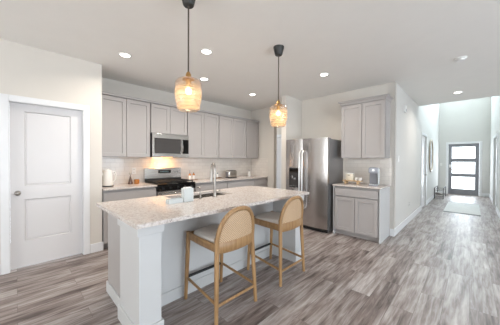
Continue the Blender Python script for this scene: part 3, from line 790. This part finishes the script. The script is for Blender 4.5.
# ------------------------------------------------------------ pendants and ceiling fixtures
def pendant(loc, label):
    t = thing('pendant_light', label, 'pendant light', loc, 0, 'pendant lights over the island')
    b = bmesh.new(); lathe(b, [(0, 0), (.066, 0), (.064, -.012), (.046, -.092), (.040, -.1), (0, -.1)], 32); link('canopy', b, M['canopy'], t, True)
    b = bmesh.new(); cone(b, (0, 0, -.1), (0, 0, -.665), .0065, .0065, 12); link('rod', b, M['rod'], t, True)
    b = bmesh.new(); lathe(b, [(0, -.655), (.012, -.655), (.022, -.675), (.024, -.70), (.046, -.706), (.05, -.72), (.02, -.722), (.018, -.78), (0, -.78)], 28); link('socket_cap', b, M['gold'], t, True)
    prof = [(.048, -.712), (.070, -.716), (.092, -.726), (.106, -.744), (.110, -.762), (.106, -.774), (.1075, -.785), (.112, -.81), (.1125, -.84), (.109, -.875), (.102, -.91), (.096, -.932), (.098, -.941), (.094, -.956), (.085, -.972), (.074, -.980)]
    inner = [(r - .004, z + (.003 if i < 3 else 0)) for i, (r, z) in enumerate(prof)][::-1]
    b = bmesh.new(); lathe(b, prof + inner, 48, closed=True); link('glass_shade', b, M['shade'], t, 'all')
    b = bmesh.new(); bmesh.ops.create_uvsphere(b, u_segments=20, v_segments=14, radius=.029, matrix=Matrix.Translation((0, 0, -.815))); cone(b, (0, 0, -.775), (0, 0, -.80), .013, .018)
    link('bulb', b, M['bulb'], t, 'all')
    return t
p1 = pendant((-1.72, 1.017, HC), 'ribbed glass pendant light over the near end of the island')
dup(p1, (-1.72, 2.266, HC), None, 'ribbed glass pendant light over the refrigerator end of the island')
for y in (1.017, 2.266):
    d = bpy.data.lights.new('pendant_bulb_glow', 'POINT'); d.energy = .7; d.color = (1, .80, .56); d.shadow_soft_size = .035
    o = bpy.data.objects.new('pendant_bulb_glow', d); C.objects.link(o); o.location = (-1.72, y, HC - .855)

def downlight(loc, label):
    t = thing('recessed_light', label, 'ceiling light', loc, 0, 'recessed ceiling lights')
    b = bmesh.new(); lathe(b, [(.058, -.004), (.062, -.007), (.078, -.005), (.082, 0), (.058, 0)], 36, closed=True); link('trim_ring', b, M['plastic'], t, True)
    b = bmesh.new(); cone(b, (0, 0, -.003), (0, 0, -.0005), .058, .058, 32); link('lens', b, M['lens'], t)
    return t
L_ = [(-3.327, 1.02, 'lit recessed ceiling light nearest the white pantry wall'), (-2.46, 1.715, 'lit recessed ceiling light between the two pendants, nearest camera'),
      (-3.32, 2.268, 'lit recessed ceiling light above the range side of the near pendant'), (-3.354, 3.513, 'lit recessed ceiling light near the back left kitchen corner'),
      (-1.732, 3.495, 'lit recessed ceiling light in front of the coffee cabinet'), (-.215, 6.27, 'lit recessed ceiling light at the mouth of the foyer')]
d0 = None
for x, y, lb in L_:
    if d0 is None: d0 = downlight((x, y, HC), lb)
    else: dup(d0, (x, y, HC), None, lb)
    d = bpy.data.lights.new('recessed_lamp', 'AREA'); d.shape = 'DISK'; d.size = .11; d.energy = 10.5; d.color = (1, .92, .82); d.spread = 2.6
    o = bpy.data.objects.new('recessed_lamp', d); C.objects.link(o); o.location = (x, y, HC - .012)
t = thing('smoke_detector', 'round white smoke detector on the ceiling before the foyer', 'smoke detector', (-.12, 4.21, HC))
b = bmesh.new(); lathe(b, [(0, 0), (.066, 0), (.066, -.014), (.06, -.02), (0, -.02)], 32); link('base', b, M['plastic'], t, True)
b = bmesh.new(); lathe(b, [(0, -.02), (.05, -.02), (.045, -.035), (.03, -.04), (0, -.04)], 32); link('cover', b, M['plastic'], t, True)
# unseen ceiling lamp, added only to light the passage
t = thing('passage_fill_light', 'unseen flush ceiling light added to brighten the passage', 'ceiling light', (-3.9, 5.2, HC))
b = bmesh.new(); lathe(b, [(0, 0), (.13, 0), (.13, -.015), (0, -.015)], 32); link('plate', b, M['plastic'], t, True)
b = bmesh.new(); lathe(b, [(.12, -.015), (.11, -.05), (.06, -.07), (0, -.075)], 32); link('dome', b, M['lens'], t, True)

# ------------------------------------------------------------ wall plates
def plate(name, loc, rz, label, cat='switch', kind='switch', w=.07, h=.115):
    t = thing(name, label, cat, loc, rz, 'wall switches and outlets')
    link('plate', box(-w / 2, w / 2, -.005, 0, -h / 2, h / 2, bev=.002), M['plastic'], t)
    if kind == 'switch': link('rocker', box(-.016, .016, -.009, -.005, -.033, .033, bev=.002), M['porcelain'], t)
    else:
        for z in (-.026, .026):
            o = link('socket', box(-.016, .016, -.007, -.005, z - .014, z + .014, bev=.003), M['porcelain'], t)
            b = bmesh.new(); bx(b, -.008, -.005, -.0075, -.007, z - .005, z + .006); bx(b, .005, .008, -.0075, -.007, z - .005, z + .006); link('slots', b, M['black'], o)
    return t
plate('light_switch', (XH, 5.0, 1.385), PI / 2, 'white light switch on the hall wall past the coffee station')
plate('outlet', (XH, 6.05, .40), PI / 2, 'white outlet low on the hall wall', 'outlet', 'outlet')
plate('light_switch', (-.90, YD, 1.2), 0, 'light switch on the front wall left of the entry door')
plate('outlet', (XR + .008, 1.53, 1.14), PI / 2, 'outlet on the backsplash left of the range', 'outlet', 'outlet')
t = thing('door_chime', 'small white chime box high on the hall wall', 'chime', (XH, 5.45, 2.385), PI / 2)
link('case', box(-.055, .055, -.035, 0, -.07, .07, bev=.006), M['plastic'], t); link('grille', box(-.035, .035, -.037, -.035, -.05, .0), M['grey'], t)

# ------------------------------------------------------------ things on the range counter
ZC = .9145
t = thing('kettle', 'white kettle on a dark base at counter\'s left end', 'kettle', (-4.23, 1.035, ZC), PI / 2)
b = bmesh.new(); lathe(b, [(0, 0), (.082, 0), (.082, .014), (0, .014)], 28); link('power_base', b, M['black'], t, True)
b = bmesh.new(); lathe(b, [(0, .016), (.076, .016), (.078, .03), (.070, .16), (.062, .25), (0, .25)], 32); link('body', b, M['porcelain'], t, True)
b = bmesh.new(); lathe(b, [(0, .25), (.06, .25), (.055, .268), (.012, .275), (.012, .29), (0, .292)], 28); link('lid', b, M['porcelain'], t, True)
b = bmesh.new(); tube(b, [(.055, 0, .235), (.10, 0, .235), (.118, 0, .19), (.112, 0, .11), (.07, 0, .06)], .011, .016, seg=10, up=(0, 1, 0)); link('handle', b, M['porcelain'], t, True)
b = bmesh.new(); tube(b, [(-.05, 0, .16), (-.09, 0, .215), (-.105, 0, .235)], .016, seg=10, up=(0, 1, 0)); link('spout', b, M['porcelain'], t, True)
t = thing('candle_jar', 'small amber glass candle jar on the counter left of the range', 'candle', (-4.34, 1.52, ZC))
b = bmesh.new(); lathe(b, [(0, 0), (.04, 0), (.044, .006), (.044, .075), (.040, .078), (.038, .05), (0, .05)], 28); link('jar', b, M['amber'], t, True)
b = bmesh.new(); lathe(b, [(0, .051), (.037, .051), (.037, .056), (0, .056)], 20); link('wax', b, M['cream'], t, True)
t = thing('reed_diffuser', 'brown cone-shaped bottle beside the amber candle jar', 'bottle', (-4.36, 1.42, ZC))
b = bmesh.new(); lathe(b, [(0, 0), (.04, 0), (.042, .01), (.02, .09), (.012, .12), (.012, .14), (0, .14)], 24); link('bottle', b, M['brown'], t, True)
b = bmesh.new()
for k in range(4): cone(b, (0, 0, .138), (.02 * math.cos(k * 1.6), .02 * math.sin(k * 1.6), .20), .0015, .0015, 6)
link('reeds', b, M['black'], t)
# oil bottles on a tray, right of range
t = thing('bottle_tray', 'small dark wooden tray under the two oil bottles', 'tray', (-4.36, 2.68, ZC))
link('base', box(-.05, .05, -.11, .11, 0, .012, bev=.004), M['walnut'], t)
def oil(loc, label):
    t = thing('oil_bottle', label, 'bottle', loc, 0, 'bottles on the tray beside the range')
    b = bmesh.new(); lathe(b, [(0, 0), (.028, 0), (.03, .006), (.03, .085), (0, .085)], 24); link('body', b, M['porcelain'], t, True)
    b = bmesh.new(); lathe(b, [(.0, .085), (.03, .085), (.028, .115), (.012, .13), (0, .13)], 24); link('shoulder', b, M['amber'], t, True)
    return t
o1 = oil((-4.36, 2.615, ZC + .012), 'white and amber bottle with black pump on the tray beside range')
b = bmesh.new(); cone(b, (0, 0, .13), (0, 0, .20), .006, .004, 10); link('pump', b, M['black'], o1, True)
o2 = oil((-4.36, 2.71, ZC + .012), 'white and amber bottle without pump, right one on the tray')
b = bmesh.new(); cone(b, (0, 0, .13), (0, 0, .145), .012, .012, 14); link('cap', b, M['brown'], o2, True)
# shakers on a board
t = thing('serving_board', 'brown wooden board under the salt and pepper shakers', 'board', (-4.36, 3.31, ZC))
link('board', box(-.06, .06, -.13, .13, 0, .02, bev=.005), M['walnut'], t)
def shaker_pot(loc, label):
    t = thing('shaker', label, 'shaker', loc, 0, 'salt and pepper shakers on the board')
    b = bmesh.new(); lathe(b, [(0, 0), (.022, 0), (.024, .01), (.018, .08), (0, .08)], 20); link('body', b, M['porcelain'], t, True)
    b = bmesh.new(); lathe(b, [(0, .08), (.018, .08), (.019, .1), (.012, .115), (0, .118)], 20); link('cap', b, M['dgrey'], t, True)
    return t
a1 = shaker_pot((-4.36, 3.26, ZC + .02), 'left dark-capped white shaker on the wooden board')
dup(a1, (-4.36, 3.36, ZC + .02), None, 'right dark-capped white shaker on the wooden board')
# toaster
t = thing('toaster', 'chrome two-slot toaster on the counter under wall cabinets', 'toaster', (-4.25, 3.70, ZC), PI / 2)
b = bmesh.new(); bx(b, -.135, .135, -.08, .08, .012, .185, bev=.035, seg=5); link('body', b, M['steel_h'], t, True)
link('foot_base', box(-.13, .13, -.075, .075, 0, .02, bev=.006), M['black'], t)
b = bmesh.new(); bx(b, -.10, .10, -.04, -.015, .183, .1865); bx(b, -.10, .10, .015, .04, .183, .1865); link('slots', b, M['black'], t)
link('lever', box(.135, .16, -.02, .02, .11, .13, bev=.004), M['black'], t)
link('side_cap', box(.128, .137, -.05, .05, .03, .15, bev=.003), M['dgrey'], t)
link('side_cap', box(-.137, -.128, -.05, .05, .03, .15, bev=.003), M['dgrey'], t)
t = thing('pump_bottle', 'clear and white pump bottle near the far counter corner', 'bottle', (-4.33, 4.42, ZC))
b = bmesh.new(); lathe(b, [(0, 0), (.036, 0), (.038, .008), (.038, .10), (.022, .125), (.014, .13), (0, .13)], 24); link('body', b, M['porcelain'], t, True)
b = bmesh.new(); cone(b, (0, 0, .13), (0, 0, .165), .008, .008, 12); tube(b, [(0, 0, .165), (0, -.03, .168), (0, -.05, .16)], .006); link('pump', b, M['grey'], t, True)

# ------------------------------------------------------------ coffee counter things
t = thing('riser_tray', 'pale wooden riser tray left of the coffee maker', 'tray', (-1.60, 4.40, ZC))
link('board', box(-.165, .165, -.07, .07, .05, .066, bev=.004), M['pine'], t)
for x in (-.11, .11):
    b = bmesh.new(); bx(b, x - .014, x + .014, -.06, .06, 0, .05, bev=.003); link('leg', b, M['pine'], t)
t = thing('canister', 'cream enamel storage box on the wooden riser', 'canister', (-1.645, 4.41, ZC + .0665))
link('box', box(-.068, .068, -.045, .045, 0, .12, bev=.008), M['cream'], t, True)
link('lid', box(-.070, .070, -.047, .047, .12, .135, bev=.005), M['porcelain'], t, True)
link('label_slot', box(-.028, .012, -.0462, -.045, .088, .098), M['black'], t)
def mug(loc, rz, label):
    t = thing('mug', label, 'mug', loc, rz, 'small white mugs on the riser')
    b = bmesh.new(); lathe(b, [(0, 0), (.026, 0), (.03, .006), (.031, .055), (.028, .055), (.027, .008), (0, .007)], 24); link('cup', b, M['porcelain'], t, True)
    b = bmesh.new(); tube(b, [(.029, 0, .045), (.045, 0, .042), (.047, 0, .022), (.03, 0, .014)], .004, seg=8, up=(0, 1, 0)); link('handle', b, M['porcelain'], t, True)
    return t
m1 = mug((-1.53, 4.40, ZC + .0665), -PI / 2, 'small white mug on the riser right beside the cream box')
dup(m1, (-1.462, 4.40, ZC + .0665), -PI / 2, 'small white mug at the right end of the wooden riser')
t = thing('coffee_maker', 'grey single-serve coffee maker on the small granite counter', 'coffee maker', (-1.24, 4.42, ZC), math.radians(12))
link('base', box(-.07, .07, -.14, .12, 0, .022, bev=.008), M['grey'], t)
link('column', box(-.066, .060, .0, .115, .022, .22, bev=.008), M['dgrey'], t)
b = bmesh.new(); bx(b, -.074, .074, -.13, .12, .215, .315, bev=.018, seg=4); link('head', b, M['grey'], t, True)
link('drip_tray', box(-.05, .05, -.13, -.01, .022, .032, bev=.003), M['chrome'], t)
b = bmesh.new(); cone(b, (-.0, -.13, .27), (-.0, -.137, .27), .016, .015, 24); link('button', b, M['handle'], t, True)
b = bmesh.new(); bx(b, .061, .09, -.03, .118, .015, .30, bev=.008); link('water_tank', b, M['paleglass'], t)

# ------------------------------------------------------------ foyer
t = thing('rug', 'pale grey rug runner on the foyer floor before the door', 'rug', (-.175, 8.95, 0))
link('field', box(-.355, .355, -.96, .96, 0.001, .012, bev=.003), M['rug'], t)
b = bmesh.new()
for y in (-1, 1): bx(b, -.355, .355, y * .985 - .025, y * .985 + .025, .001, .011)
link('end_binding', b, M['rugedge'], t)

t = thing('mirror', 'tall oval mirror in a wooden frame on the foyer left wall', 'mirror', (XH, 9.62, 1.52), PI / 2)
def oval(k, n, w, h):
    a = 2 * PI * k / n; x = w * math.copysign(abs(math.cos(a)) ** 1.0, math.cos(a)); z = h * math.sin(a)
    z = z if abs(z) < h else z
    return x, (h - w) * (1 if math.sin(a) > 0 else -1) + w * math.sin(a) if abs(math.sin(a)) > 1e-6 else 0
b = bmesh.new(); n = 48; pts = [(oval(k, n, .40, .52)[0], -.02, oval(k, n, .40, .52)[1]) for k in range(n)]
rs = []
for i in range(n):
    p = Vector(pts[i]); tt = (Vector(pts[(i + 1) % n]) - Vector(pts[i - 1])).normalized(); s_ = tt.cross(Vector((0, 1, 0))).normalized()
    rs.append([b.verts.new(p + s_ * .03 * math.cos(2 * PI * j / 8) + Vector((0, 1, 0)) * .018 * math.sin(2 * PI * j / 8)) for j in range(8)])
for i in range(n):
    for j in range(8): b.faces.new((rs[i][j], rs[i][(j + 1) % 8], rs[(i + 1) % n][(j + 1) % 8], rs[(i + 1) % n][j]))
link('frame', b, M['rattan'], t, True)
b = bmesh.new(); a_ = [b.verts.new((x * .97, -.018, z * .98)) for x, _, z in pts]; c_ = [b.verts.new((x * .97, -.006, z * .98)) for x, _, z in pts]
b.faces.new(a_); b.faces.new(c_[::-1])
for i in range(n): b.faces.new((a_[i], a_[(i + 1) % n], c_[(i + 1) % n], c_[i]))
link('glass', b, M['mirror'], t)

t = thing('shoe_rack', 'black wire two-tier shoe rack in the foyer corner', 'shoe rack', (-.82, 10.95, 0))
for x in (-.12, .12):
    b = bmesh.new(); tube(b, [(x, -.5, 0), (x, -.5, .38), (x, .5, .38), (x, .5, 0)], .012, seg=8, up=(1, 0, 0)); link('side_frame', b, M['canopy'], t)
for z in (.10, .30):
    b = bmesh.new()
    for k in range(5): x = -.12 + .06 * k; cone(b, (x, -.5, z), (x, .5, z), .005, .005, 8)
    for y in (-.5, 0, .5): cone(b, (-.12, y, z), (.12, y, z), .006, .006, 8)
    link('shelf', b, M['canopy'], t)
def shoe(loc, mat, label):
    t = thing('shoe', label, 'shoe', loc, 0, 'shoes on the rack')
    b = bmesh.new(); bx(b, -.12, .12, -.04, .04, 0, .02, bev=.009); link('sole', b, M['porcelain'], t, True)
    b = bmesh.new(); rings = []
    for x, hw, h in ((-.115, .03, .075), (-.06, .036, .085), (0, .037, .07), (.05, .037, .045), (.1, .03, .03), (.117, .012, .015)):
        rings.append([b.verts.new((x, hw * math.cos(PI * j / 8), .018 + h * math.sin(PI * j / 8))) for j in range(9)])
    for A_, B_ in zip(rings, rings[1:]):
        for j in range(8): b.faces.new((A_[j], A_[j + 1], B_[j + 1], B_[j]))
        b.faces.new((A_[8], A_[0], B_[0], B_[8]))
    b.faces.new(rings[0]); b.faces.new(rings[-1]); link('upper', b, mat, t, True)
    return t
shoe((-.82, 10.62, .106), M['shoedark'], 'taupe shoe on the lower tier, nearer the camera')
shoe((-.82, 10.78, .106), M['shoe'], 'pale shoe on the lower tier, farther from the camera')
